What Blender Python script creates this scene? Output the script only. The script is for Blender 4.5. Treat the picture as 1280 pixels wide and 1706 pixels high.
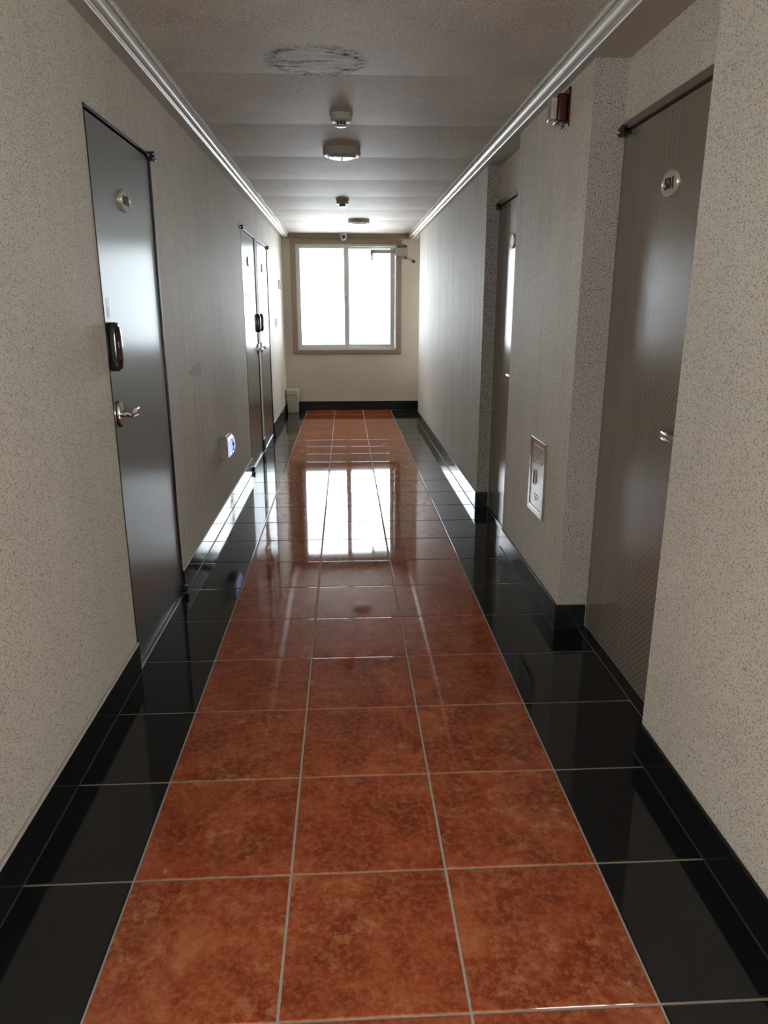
import bpy, bmesh, math, random
from mathutils import Vector, Matrix

random.seed(7)
sc = bpy.context.scene
for o in list(bpy.data.objects):
    bpy.data.objects.remove(o, do_unlink=True)
COL = sc.collection

# ------------------------------------------------------------------ camera
cam_d = bpy.data.cameras.new('camera')
cam = bpy.data.objects.new('camera', cam_d)
COL.objects.link(cam)
cam_d.sensor_fit = 'HORIZONTAL'
cam_d.sensor_width = 36.0
cam_d.lens = 1201.22 / 1280 * 36.0
cam_d.clip_start = 0.02
cam.location = (0, 0, 1.4174)
cam.rotation_euler = (math.radians(90 - 15.75), 0, math.radians(-3.012))
sc.camera = cam

# ------------------------------------------------------------------ sky, exposure
world = bpy.data.worlds.new('overcast_sky')
sc.world = world
world.use_nodes = True
bg = world.node_tree.nodes['Background']
bg.inputs[0].default_value = (1.0, 0.995, 0.985, 1)
bg.inputs[1].default_value = 12.0
sc.view_settings.view_transform = 'Standard'
sc.view_settings.look = 'None'
sc.view_settings.gamma = 1.0
sc.view_settings.use_curve_mapping = False
sc.view_settings.exposure = 1.7
sc.cycles.diffuse_bounces = 6
sc.cycles.glossy_bounces = 4
sc.cycles.max_bounces = 10
sc.cycles.sample_clamp_indirect = 8.0


def portal(name, loc, rot, sx, sy):
    """daylight portal in a window opening (guides the sky light, emits nothing itself)"""
    d = bpy.data.lights.new(name, 'AREA')
    d.shape = 'RECTANGLE'
    d.size, d.size_y = sx, sy
    d.cycles.is_portal = True
    o = bpy.data.objects.new(name, d)
    o.location = loc
    o.rotation_euler = rot
    COL.objects.link(o)


# ------------------------------------------------------------------ measures (metres, x right, y along the corridor)
XL, XR = -0.85, 0.95           # wall faces
YE, YB = 10.5, -2.6            # end wall, rear wall of the added lobby behind the camera
YN = 0.15                      # the corridor walls start here
YC = 9.5                       # the right wall stops here, the passage turns
ZSL, ZSR, ZC = 2.342, 2.318, 2.40
T = 0.404                      # tile pitch
TX0, TY0 = -0.564, 0.751
N1X, N1A, N1B = 1.08, 2.03, 3.0    # recess of door 501
N2X, N2A, N2B = 1.035, 4.20, 5.1    # recess of the next door
WIN = (-0.665, 0.745, 0.85, 2.272)
LX0, LX1 = -2.5, 2.6           # walls of the lobby added behind the camera for its light
PWIN = (9.75, 10.25, 1.0, 1.75)      # unseen window added to the side passage for light (y range, z range)
RWINS = ((-2.3, -1.1, 0.75, 2.05), (1.2, 2.4, 0.75, 2.05))   # two unseen windows added in the lobby's rear wall to light the corridor

portal('window_daylight', ((WIN[0] + WIN[1]) / 2, 10.66, (WIN[2] + WIN[3]) / 2), (math.radians(-90), 0, 0), 1.42, 1.43)
for w_ in RWINS:
    portal('added_lobby_daylight', ((w_[0] + w_[1]) / 2, YB - 0.16, (w_[2] + w_[3]) / 2), (math.radians(90), 0, 0), 1.2, 1.3)
portal('added_passage_daylight', (2.37, 10.0, 1.375), (0, math.radians(90), 0), 0.75, 0.5)


# ------------------------------------------------------------------ materials
def srgb(r, g, b):
    f = lambda c: (c / 255 / 12.92) if c / 255 <= 0.04045 else ((c / 255 + 0.055) / 1.055) ** 2.4
    return (f(r), f(g), f(b), 1)


class NT:
    def __init__(s, name):
        s.m = bpy.data.materials.new(name)
        s.m.use_nodes = True
        s.t = s.m.node_tree
        s.p = s.t.nodes['Principled BSDF']

    def n(s, typ, **kw):
        nd = s.t.nodes.new(typ)
        for k, v in kw.items():
            if k.startswith('i_'):
                key = k[2:]
                nd.inputs[int(key) if key.isdigit() else key.replace('_', ' ')].default_value = v
            else:
                setattr(nd, k, v)
        return nd

    def l(s, a, b):
        s.t.links.new(a, b)

    def coord(s, kind='Object', scale=(1, 1, 1), rand=False):
        tc = s.n('ShaderNodeTexCoord')
        mp = s.n('ShaderNodeMapping')
        mp.inputs['Scale'].default_value = scale
        s.l(tc.outputs[kind], mp.inputs['Vector'])
        if rand:
            oi = s.n('ShaderNodeObjectInfo')
            m1 = s.n('ShaderNodeVectorMath', operation='SCALE')
            m1.inputs[0].default_value = (37.0, 91.0, 53.0)
            s.l(oi.outputs['Random'], m1.inputs['Scale'])
            ad = s.n('ShaderNodeVectorMath', operation='ADD')
            s.l(mp.outputs[0], ad.inputs[0])
            s.l(m1.outputs[0], ad.inputs[1])
            return ad.outputs[0]
        return mp.outputs[0]

    def noise(s, vec, scale, detail=2.0, rough=0.5, dist=0.0):
        nd = s.n('ShaderNodeTexNoise')
        nd.inputs['Scale'].default_value = scale
        nd.inputs['Detail'].default_value = detail
        nd.inputs['Roughness'].default_value = rough
        nd.inputs['Distortion'].default_value = dist
        s.l(vec, nd.inputs['Vector'])
        return nd.outputs['Fac']

    def ramp(s, fac, stops):
        r = s.n('ShaderNodeValToRGB')
        e = r.color_ramp.elements
        while len(e) < len(stops):
            e.new(0.5)
        for i, (p, c) in enumerate(stops):
            e[i].position = p
            e[i].color = c if len(c) == 4 else (*c, 1)
        s.l(fac, r.inputs[0])
        return r.outputs[0]

    def mix(s, fac, a, b, blend='MIX'):
        m = s.n('ShaderNodeMix', data_type='RGBA', blend_type=blend)
        for sock, v in ((m.inputs['Factor'], fac), (m.inputs[6], a), (m.inputs[7], b)):
            if isinstance(v, bpy.types.NodeSocket):
                s.l(v, sock)
            else:
                sock.default_value = v
        return m.outputs[2]

    def math(s, op, a, b=0.0, c=0.0, clamp=False):
        m = s.n('ShaderNodeMath', operation=op, use_clamp=clamp)
        for i, v in enumerate((a, b, c)):
            if isinstance(v, bpy.types.NodeSocket):
                s.l(v, m.inputs[i])
            else:
                m.inputs[i].default_value = v
        return m.outputs[0]

    def bump(s, h, strength, dist=0.002):
        b = s.n('ShaderNodeBump')
        b.inputs['Strength'].default_value = strength
        b.inputs['Distance'].default_value = dist
        s.l(h, b.inputs['Height'])
        s.l(b.outputs[0], s.p.inputs['Normal'])

    def set(s, **kw):
        for k, v in kw.items():
            sock = s.p.inputs[k.replace('_', ' ')]
            if isinstance(v, bpy.types.NodeSocket):
                s.l(v, sock)
            else:
                sock.default_value = v
        return s.m


W0, W1 = (0, 0, 0, 1), (1, 1, 1, 1)


def wall_mat(name, base, dark, speck=0.8, streak=0.3, rough=0.6, spec=0.3, scale=270, lo=0.55, hi=0.62):
    """stone-look spray coating: dark specks, faint drip streaks, grainy relief"""
    k = NT(name)
    co = k.coord()
    sp = k.noise(co, scale, 1.5, 0.55)
    spm = k.ramp(sp, [(lo, W0), (hi, W1)])
    big = k.noise(co, 1.6, 2.0, 0.6)
    col = k.mix(k.ramp(big, [(0.35, W0), (0.7, W1)]), base, tuple(c * 0.90 for c in base[:3]) + (1,))
    if streak > 0:
        st = k.noise(k.coord(scale=(14, 14, 0.7)), 1.0, 3.0, 0.6)
        sep = k.n('ShaderNodeSeparateXYZ')
        k.l(co, sep.inputs[0])
        grow = k.math('MULTIPLY_ADD', sep.outputs[1], 0.3, -0.4, clamp=True)
        stm = k.math('MULTIPLY', k.math('MULTIPLY', k.ramp(st, [(0.45, W0), (0.72, W1)]), streak), grow)
        col = k.mix(stm, col, tuple(c * 0.55 for c in base[:3]) + (1,))
        fine = k.noise(k.coord(scale=(60, 60, 4)), 1.0, 2.0, 0.6)
        fm = k.math('MULTIPLY', k.math('MULTIPLY', k.ramp(fine, [(0.5, W0), (0.75, W1)]), streak * 0.7), grow)
        col = k.mix(fm, col, tuple(c * 0.6 for c in base[:3]) + (1,))
    col = k.mix(k.math('MULTIPLY', spm, speck), col, dark)
    k.bump(sp, 0.6, 0.0025)
    return k.set(Base_Color=col, Roughness=rough, Specular_IOR_Level=spec)


BASE = srgb(224, 219, 206)
M = {}
M['wall_near'] = wall_mat('speckled_wall_coating', BASE, srgb(104, 96, 88), 0.7, 0.36, 0.6, 0.18)
M['wall_streak'] = M['wall_near']
M['wall_pillar'] = wall_mat('shade_darkened_coarse_wall_coating', srgb(168, 161, 153), srgb(45, 41, 38), 0.95, 0.0, 0.6, 0.3, 215, 0.565, 0.62)  # coarse specks on the same paint, base darkened as shade on faces across the corridor
M['wall_end'] = wall_mat('end_wall_coating', srgb(214, 206, 190), srgb(130, 120, 104), 0.6, 0.0, 0.6, 0.3, 180)
M['soffit'] = wall_mat('soffit_coating', srgb(192, 182, 170), srgb(120, 110, 104), 0.4, 0.0, 0.6, 0.3)
M['lobby'] = wall_mat('lobby_wall_paint', srgb(226, 220, 210), srgb(180, 172, 160), 0.3, 0.0, 0.7, 0.2)


def ceiling_mat():
    k = NT('ceiling_paper')
    co = k.coord()
    g = k.noise(co, 170, 2.0, 0.6)
    col = k.mix(k.ramp(g, [(0.35, W0), (0.65, W1)]), srgb(178, 169, 159), srgb(236, 228, 217))
    big = k.noise(co, 2.5, 3.0)
    col = k.mix(k.math('MULTIPLY', k.ramp(big, [(0.4, W0), (0.75, W1)]), 0.25), col, srgb(120, 112, 106))
    # ring of dirt left by an old round lamp
    sep = k.n('ShaderNodeSeparateXYZ')
    k.l(co, sep.inputs[0])
    dx = k.math('SUBTRACT', sep.outputs[0], -0.105)
    dy = k.math('SUBTRACT', sep.outputs[1], 3.375)
    wob = k.math('MULTIPLY', k.math('SUBTRACT', k.noise(co, 22, 3.0, 0.7), 0.5), 0.10)
    r = k.math('ADD', k.math('SQRT', k.math('ADD', k.math('MULTIPLY', dx, dx), k.math('MULTIPLY', dy, dy))), wob)
    ring = k.math('SUBTRACT', 1.0, k.math('DIVIDE', k.math('ABSOLUTE', k.math('SUBTRACT', r, 0.19)), 0.04), clamp=True)
    bro = k.ramp(k.noise(co, 30, 3.0, 0.7), [(0.40, W0), (0.60, W1)])
    ins = k.math('LESS_THAN', r, 0.18)
    band = k.ramp(k.noise(k.coord(scale=(7, 26, 1)), 1.0, 5.0, 0.75, 0.5), [(0.50, W0), (0.64, W1)])
    dirt = k.math('ADD', k.math('MULTIPLY', k.math('MULTIPLY', ring, bro), 0.95), k.math('MULTIPLY', k.math('MULTIPLY', ins, band), 0.9), clamp=True)
    col = k.mix(dirt, col, srgb(58, 50, 46))
    k.bump(g, 0.5, 0.003)
    return k.set(Base_Color=col, Roughness=0.6, Specular_IOR_Level=k.math('MULTIPLY', k.math('SUBTRACT', 1.0, dirt), 0.22))


M['ceiling'] = ceiling_mat()


def red_tile():
    k = NT('red_slate_tile')
    co = k.coord(rand=True)
    a = k.noise(co, 7, 6.0, 0.65, 0.6)
    col = k.ramp(a, [(0.30, srgb(114, 48, 26)), (0.45, srgb(138, 61, 35)), (0.58, srgb(158, 76, 45)), (0.72, srgb(176, 108, 70))])
    f = k.noise(co, 60, 4.0, 0.7)
    col = k.mix(k.ramp(f, [(0.45, W0), (0.75, (0.55, 0.55, 0.55, 1))]), col, srgb(196, 128, 84))
    v = k.noise(co, 5.0, 4.0, 0.6, 1.4)
    vein = k.math('SUBTRACT', 1.0, k.math('DIVIDE', k.math('ABSOLUTE', k.math('SUBTRACT', v, 0.5)), 0.012), clamp=True)
    col = k.mix(k.math('MULTIPLY', vein, 0.2), col, srgb(78, 30, 18))
    vein2 = k.ramp(k.noise(co, 26.0, 5.0, 0.72, 0.3), [(0.52, W0), (0.68, W1)])
    pat = k.ramp(k.noise(co, 4.0, 2.0), [(0.42, W0), (0.6, W1)])
    col = k.mix(k.math('MULTIPLY', k.math('MULTIPLY', vein2, pat), 0.6), col, srgb(200, 142, 96))
    return k.set(Base_Color=col, Roughness=0.045, Specular_IOR_Level=0.5)


def black_tile():
    k = NT('black_polished_tile')
    co = k.coord(rand=True)
    sc_ = k.noise(k.coord(scale=(60, 3, 1), rand=True), 1.0, 4.0, 0.7, 0.5)
    col = k.mix(k.math('MULTIPLY', k.ramp(sc_, [(0.55, W0), (0.75, W1)]), 0.12), (0.010, 0.011, 0.012, 1), (0.09, 0.09, 0.09, 1))
    rg = k.ramp(k.noise(co, 6, 4.0, 0.7), [(0.4, (0.04, 0.04, 0.04, 1)), (0.7, (0.12, 0.12, 0.12, 1))])
    return k.set(Base_Color=col, Roughness=rg, Specular_IOR_Level=0.5)


M['red_tile'] = red_tile()
M['black_tile'] = black_tile()


def plain(name, col, rough=0.5, metal=0.0, spec=0.5, nscale=40, var=0.12, bump=0.0, **kw):
    k = NT(name)
    n = k.noise(k.coord(), nscale, 3.0, 0.6)
    c = k.mix(n, tuple(x * (1 - var) for x in col[:3]) + (1,), tuple(min(1, x * (1 + var)) for x in col[:3]) + (1,))
    if bump:
        k.bump(n, bump, 0.002)
    return k.set(Base_Color=c, Roughness=rough, Metallic=metal, Specular_IOR_Level=spec, **kw)


M['grout'] = plain('pale_grout', srgb(176, 166, 152), 0.8, nscale=60, var=0.2)
M['black_base'] = plain('black_painted_skirting', (0.010, 0.011, 0.012, 1), 0.16, spec=0.3, nscale=50, var=0.3)
M['joint'] = plain('grey_joint_filler', srgb(66, 65, 62), 0.5)
M['caulk'] = plain('pale_caulk', srgb(186, 182, 172), 0.6)
M['beige_trim'] = plain('brown_beige_paint', srgb(150, 130, 112), 0.45)
M['pvc'] = plain('white_window_plastic', srgb(208, 212, 208), 0.35)
M['plastic'] = plain('off_white_plastic', srgb(184, 180, 172), 0.4)
M['bin_plastic'] = plain('ivory_bin_plastic', srgb(196, 190, 176), 0.45)
M['black'] = plain('black_plastic', (0.012, 0.012, 0.013, 1), 0.35)
M['gloss_black'] = plain('gloss_black_plastic', (0.015, 0.013, 0.014, 1), 0.12, Coat_Weight=0.5)
M['dark_red'] = plain('dark_red_gloss', srgb(62, 10, 26), 0.12, Coat_Weight=0.6)
M['red_plastic'] = plain('red_alarm_plastic', srgb(56, 6, 17), 0.3)
M['chrome'] = plain('chrome', (0.72, 0.70, 0.67, 1), 0.12, 1.0, var=0.03)
M['grey_metal'] = plain('grey_painted_metal', srgb(168, 164, 150), 0.4)
M['hinge'] = plain('dark_hinge_metal', (0.02, 0.022, 0.025, 1), 0.35, 0.5)
M['brass'] = plain('pale_brass', srgb(200, 192, 174), 0.35, 0.35, var=0.05)
M['digit'] = plain('dark_digit_enamel', srgb(40, 36, 30), 0.4)
M['frame_brown'] = plain('grey_brown_frame_paint', srgb(112, 104, 94), 0.3, var=0.06)
M['patch'] = plain('plaster_patch', srgb(150, 142, 122), 0.8, nscale=60)
M['print_grey'] = plain('grey_print', srgb(120, 118, 116), 0.6)
M['paper_patch'] = plain('wall_paper_patch', srgb(172, 164, 152), 0.6, nscale=300, var=0.25)
M['sticker'] = plain('faded_sticker', srgb(176, 184, 188), 0.4, 0.4)
M['green'] = plain('green_print', srgb(10, 130, 80), 0.5)


def steel(name, col, rough, bscale=(240, 240, 3), bs=0.05, aniso=0.0):
    k = NT(name)
    n = k.noise(k.coord(scale=bscale), 1.0, 3.0, 0.6)
    c = k.mix(n, tuple(x * 0.88 for x in col[:3]) + (1,), col)
    r = k.math('ADD', k.math('MULTIPLY', n, 0.10), rough - 0.05)
    k.bump(n, bs, 0.0006)
    if aniso:
        tg = k.n('ShaderNodeTangent', direction_type='RADIAL', axis='Z')
        k.l(tg.outputs[0], k.p.inputs['Tangent'])
        k.p.inputs['Anisotropic'].default_value = aniso
    return k.set(Base_Color=c, Roughness=r, Metallic=1.0)


M['steel'] = steel('brushed_steel_door', (0.56, 0.60, 0.62, 1), 0.32, (240, 240, 3), 0.02, 0.8)
M['steel_frame'] = steel('dull_steel_frame', (0.05, 0.048, 0.045, 1), 0.35)
M['steel_plate'] = steel('satin_steel_plate', (0.62, 0.60, 0.58, 1), 0.2, (3, 240, 240), 0.03)
M['foil'] = plain('silver_foil_moulding', (0.76, 0.75, 0.72, 1), 0.42, 0.30, nscale=120, var=0.14, bump=0.12)


def film(name, yfar):
    """grey-brown door skin with printed pale diagonal hairlines and three upright lines"""
    k = NT(name)
    co = k.coord()
    sep = k.n('ShaderNodeSeparateXYZ')
    k.l(co, sep.inputs[0])
    y, z = sep.outputs[1], sep.outputs[2]
    d = k.math('FRACT', k.math('DIVIDE', k.math('ADD', z, k.math('MULTIPLY', y, 0.9)), 0.026))
    diag = k.math('LESS_THAN', d, 0.13)
    inside = k.math('LESS_THAN', y, yfar - 0.15)
    lines = k.math('MULTIPLY', diag, inside)
    for off in (0.38, 0.415, 0.45):
        v = k.math('LESS_THAN', k.math('ABSOLUTE', k.math('SUBTRACT', y, yfar - off)), 0.0016)
        lines = k.math('MAXIMUM', lines, v)
    n = k.noise(k.coord(scale=(200, 200, 4)), 1.0, 2.0)
    base = k.mix(n, srgb(122, 113, 103), srgb(140, 130, 119))
    col = k.mix(k.math('MULTIPLY', lines, 0.75), base, srgb(176, 166, 152))
    return k.set(Base_Color=col, Roughness=0.2, Metallic=0.15, Specular_IOR_Level=0.6)


def glass(name, tint):
    k = NT(name)
    tr = k.n('ShaderNodeBsdfTransparent')
    tr.inputs[0].default_value = tint
    gl = k.n('ShaderNodeBsdfGlossy')
    gl.inputs['Roughness'].default_value = 0.02
    fr = k.n('ShaderNodeFresnel')
    fr.inputs['IOR'].default_value = 1.45
    mx = k.n('ShaderNodeMixShader')
    k.l(fr.outputs[0], mx.inputs[0])
    k.l(tr.outputs[0], mx.inputs[1])
    k.l(gl.outputs[0], mx.inputs[2])
    k.l(mx.outputs[0], k.t.nodes['Material Output'].inputs[0])
    return k.m


M['glass'] = glass('clear_glass', (0.97, 0.98, 0.98, 1))
M['tinted_glass'] = glass('pale_blue_tinted_glass', (0.62, 0.65, 0.675, 1))


def lens_mat():
    k = NT('ribbed_clear_lens')
    tc = k.coord()
    w = k.n('ShaderNodeTexVoronoi')
    w.inputs['Scale'].default_value = 90
    k.l(tc, w.inputs['Vector'])
    k.bump(w.outputs['Distance'], 0.6, 0.004)
    return k.set(Base_Color=srgb(200, 200, 196), Roughness=0.12, Transmission_Weight=0.35, IOR=1.45)


M['lens'] = lens_mat()
M['clear'] = plain('clear_strobe_plastic', srgb(214, 206, 200), 0.1, Transmission_Weight=0.55)


def emit(name, col, st):
    k = NT(name)
    n = k.noise(k.coord(), 20)
    c = k.mix(n, tuple(x * 0.92 for x in col[:3]) + (1,), col)
    return k.set(Base_Color=col, Roughness=0.25, Emission_Color=c, Emission_Strength=st)


M['glow'] = emit('lit_lens', (0.52, 0.56, 1.0, 1), 0.32)


# ------------------------------------------------------------------ builders
def finish(name, bm, mat, parent=None, smooth=False, loc=None):
    bmesh.ops.recalc_face_normals(bm, faces=bm.faces)
    me = bpy.data.meshes.new(name)
    bm.to_mesh(me)
    bm.free()
    if smooth:
        for p in me.polygons:
            p.use_smooth = True
    me.materials.append(M[mat] if isinstance(mat, str) else mat)
    o = bpy.data.objects.new(name, me)
    COL.objects.link(o)
    adopt(o, parent)
    return o


def adopt(o, parent):
    if parent is not None:
        o.parent = parent
        mw = parent.matrix_basis if parent.parent is None else parent.parent.matrix_basis @ parent.matrix_parent_inverse @ parent.matrix_basis
        o.matrix_parent_inverse = mw.inverted()


def tag(o, label, cat=None, kind=None, group=None):
    o['label'] = label
    if cat:
        o['category'] = cat
    if kind:
        o['kind'] = kind
    if group:
        o['group'] = group
    return o


def empty(name, loc, label, cat, kind=None, group=None):
    o = bpy.data.objects.new(name, None)
    o.empty_display_size = 0.05
    o.location = loc
    o.matrix_basis = Matrix.Translation(loc)
    COL.objects.link(o)
    return tag(o, label, cat, kind, group)


def add_box(bm, x0, x1, y0, y1, z0, z1, bev=0.0, seg=1):
    x0, x1 = sorted((x0, x1)); y0, y1 = sorted((y0, y1)); z0, z1 = sorted((z0, z1))
    vs = [bm.verts.new((x, y, z)) for x in (x0, x1) for y in (y0, y1) for z in (z0, z1)]
    fs = [bm.faces.new([vs[i] for i in f]) for f in ((0, 1, 3, 2), (4, 6, 7, 5), (0, 4, 5, 1), (2, 3, 7, 6), (0, 2, 6, 4), (1, 5, 7, 3))]
    if bev:
        es = list({e for f in fs for e in f.edges})
        bmesh.ops.bevel(bm, geom=es, offset=bev, segments=seg, affect='EDGES', profile=0.5)


def box(name, b, mat, parent=None, bev=0.0, seg=1, smooth=False):
    bm = bmesh.new()
    bs = b if isinstance(b[0], (tuple, list)) else [b]
    for q in bs:
        add_box(bm, *q, bev=bev, seg=seg)
    return finish(name, bm, mat, parent, smooth)


def prism_y(name, prof, y0, y1, mat, parent=None, smooth=False, close=True):
    """profile in (x,z) run along y"""
    bm = bmesh.new()
    a = [bm.verts.new((x, y0, z)) for x, z in prof]
    b = [bm.verts.new((x, y1, z)) for x, z in prof]
    n = len(prof)
    for i in range(n if close else n - 1):
        j = (i + 1) % n
        bm.faces.new((a[i], a[j], b[j], b[i]))
    if close:
        bm.faces.new(a)
        bm.faces.new(list(reversed(b)))
    return finish(name, bm, mat, parent, smooth)


def lathe_bm(bm, prof, center, axis='Z', seg=32, sx=1.0, sy=1.0):
    """prof: (radius, height along axis). sx, sy stretch the circle."""
    rings = []
    cx, cy, cz = center
    for r, h in prof:
        ring = []
        for i in range(seg):
            t = 2 * math.pi * i / seg
            u, v = r * math.cos(t) * sx, r * math.sin(t) * sy
            p = {'Z': (cx + u, cy + v, cz + h), 'X': (cx + h, cy + u, cz + v), 'Y': (cx + u, cy + h, cz + v)}[axis]
            ring.append(bm.verts.new(p))
        rings.append(ring)
    for a, b in zip(rings, rings[1:]):
        for i in range(seg):
            j = (i + 1) % seg
            bm.faces.new((a[i], a[j], b[j], b[i]))
    bm.faces.new(rings[0])
    bm.faces.new(rings[-1])


def lathe(name, prof, center, mat, parent=None, axis='Z', seg=32, sx=1.0, sy=1.0, smooth=True):
    bm = bmesh.new()
    lathe_bm(bm, prof, center, axis, seg, sx, sy)
    o = finish(name, bm, mat, parent)
    if smooth:
        for p in o.data.polygons:
            p.use_smooth = len(p.vertices) == 4
        o.data.set_sharp_from_angle(angle=math.radians(40))
    return o


def tube_bm(bm, pts, radii, seg=10):
    rings = []
    for i, p in enumerate(pts):
        p = Vector(p)
        d = (Vector(pts[min(i + 1, len(pts) - 1)]) - Vector(pts[max(i - 1, 0)])).normalized()
        up = Vector((0, 0, 1)) if abs(d.z) < 0.9 else Vector((1, 0, 0))
        s = d.cross(up).normalized()
        u = s.cross(d)
        r = radii[i] if isinstance(radii, (list, tuple)) else radii
        ra, rb = r if isinstance(r, (list, tuple)) else (r, r)
        rings.append([bm.verts.new(p + s * math.cos(2 * math.pi * k / seg) * ra + u * math.sin(2 * math.pi * k / seg) * rb) for k in range(seg)])
    for a, b in zip(rings, rings[1:]):
        for i in range(seg):
            j = (i + 1) % seg
            bm.faces.new((a[i], a[j], b[j], b[i]))
    bm.faces.new(rings[0])
    bm.faces.new(rings[-1])


def tube(name, pts, radii, mat, parent=None, seg=10):
    bm = bmesh.new()
    tube_bm(bm, pts, radii, seg)
    o = finish(name, bm, mat, parent, True)
    o.data.set_sharp_from_angle(angle=math.radians(50))
    return o


def text_mesh(name, body, size, mat, parent, mtx, depth=0.0015):
    cu = bpy.data.curves.new(name, 'FONT')
    cu.body = body
    cu.size = size
    cu.align_x = 'CENTER'
    cu.align_y = 'CENTER'
    cu.extrude = depth
    cu.offset = 0.0006
    cu.resolution_u = 4
    t = bpy.data.objects.new(name + '_curve', cu)
    COL.objects.link(t)
    dg = bpy.context.evaluated_depsgraph_get()
    me = bpy.data.meshes.new_from_object(t.evaluated_get(dg))
    bpy.data.objects.remove(t, do_unlink=True)
    me.transform(mtx)
    me.materials.clear()
    me.materials.append(M[mat])
    o = bpy.data.objects.new(name, me)
    COL.objects.link(o)
    adopt(o, parent)
    return o


# ------------------------------------------------------------------ walls
def wall_boxes(x0, x1, y0, y1, z0, z1, holes=(), splits=()):
    """boxes of a wall lying in the y-z plane, with door holes (ya, yb, za, zb) and hairline joints"""
    cuts = sorted({y0, y1} | {h[0] for h in holes} | {h[1] for h in holes} | set(splits))
    out = []
    for a, b in zip(cuts, cuts[1:]):
        h = next((h for h in holes if h[0] <= a + 1e-6 and h[1] >= b - 1e-6), None)
        aa = a + (0.0015 if a in splits else 0)
        bb = b - (0.0015 if b in splits else 0)
        if h:
            if h[2] > z0 + 1e-6:
                out.append((x0, x1, aa, bb, z0, h[2]))
            if h[3] < z1 - 1e-6:
                out.append((x0, x1, aa, bb, h[3], z1))
        else:
            out.append((x0, x1, aa, bb, z0, z1))
    return out


D506 = (2.695, 3.52)
D505 = (6.40, 7.33)
D504 = (7.52, 8.46)
DH = 2.062
fr = 0.009   # frame lap
holesL = [(a - fr, b + fr, 0, DH + fr) for a, b in (D506, D505, D504)]
tag(box('wall_left', wall_boxes(-1.02, XL, YN, D506[0] - 0.3, 0, 2.45), 'wall_near'),
    'speckled beige wall on the left nearest the camera', 'wall', 'structure')
tag(box('wall_left', wall_boxes(-1.02, XL, D506[0] - 0.3, YE, 0, 2.45, holesL, (4.93,)), 'wall_streak'),
    'beige wall on the left around the three steel doors', 'wall', 'structure')
tag(box('wall_right', [(XR, 1.25, YN, N1A, 0, 2.45)], 'wall_near'),
    'speckled beige wall on the right nearest the camera', 'wall', 'structure')
D501 = (2.10, N1B - 0.03)
D502 = (4.26, N2B - 0.03)
tag(box('wall_right', wall_boxes(N1X, 1.25, N1A, N1B, 0, 2.45, [(D501[0] - 0.03, N1B, 0, DH + 0.035)]), 'wall_near'),
    'recessed beige wall above the door numbered 501', 'wall', 'structure')
pil = tag(box('wall_right', [(XR, 1.25, N1B, N2A, 0, 2.45)], 'wall_streak'),
    'wide wall pier between the two doors on the right', 'wall', 'structure')
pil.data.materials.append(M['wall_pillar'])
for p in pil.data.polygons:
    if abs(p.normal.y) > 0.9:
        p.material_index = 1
tag(box('wall_right', wall_boxes(N2X, 1.25, N2A, N2B, 0, 2.45, [(D502[0] - 0.03, N2B, 0, DH + 0.035)]), 'wall_streak'),
    'recessed beige wall above the farther door on the right', 'wall', 'structure')
far = tag(box('wall_right', wall_boxes(XR, 1.25, N2B, YC, 0, 2.45, (), (7.6,)), 'wall_streak'),
    'long streaked beige wall on the right leading to the window', 'wall', 'structure')
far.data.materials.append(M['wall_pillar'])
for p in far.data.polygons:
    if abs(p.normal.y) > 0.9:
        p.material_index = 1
tag(box('wall_right', wall_boxes(2.3, 2.4, YC - 0.2, YE, 0, 2.45, [PWIN]) + [(1.25, 2.3, YC - 0.2, YC, 0, 2.45)], 'wall_end'),
    'walls of the side passage beside the window', 'wall', 'structure')


def end_boxes(y0, y1, x0, x1, z0, z1, w):
    return [(x0, w[0], y0, y1, z0, z1), (w[1], x1, y0, y1, z0, z1), (w[0], w[1], y0, y1, z0, w[2]), (w[0], w[1], y0, y1, w[3], z1)]


tag(box('wall_end', end_boxes(YE, YE + 0.22, -1.02, 2.4, 0, 2.45, WIN), 'wall_end'),
    'speckled beige end wall around the bright window', 'wall', 'structure')
tag(box('wall_rear', end_boxes(YB - 0.22, YB, LX0, 0.05, 0, 2.45, RWINS[0]) + end_boxes(YB - 0.22, YB, 0.05, LX1, 0, 2.45, RWINS[1]), 'lobby'),
    'beige wall with two added windows behind the camera', 'wall', 'structure')
tag(box('wall_lobby', [(LX0 - 0.1, LX0, YB, YN + 0.15, 0, 2.45), (LX1, LX1 + 0.1, YB, YN + 0.15, 0, 2.45), (LX0, -1.02, YN, YN + 0.15, 0, 2.45), (1.25, LX1, YN, YN + 0.15, 0, 2.45)], 'lobby'),
    'beige side walls of the added lobby behind the camera', 'wall', 'structure')

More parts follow.
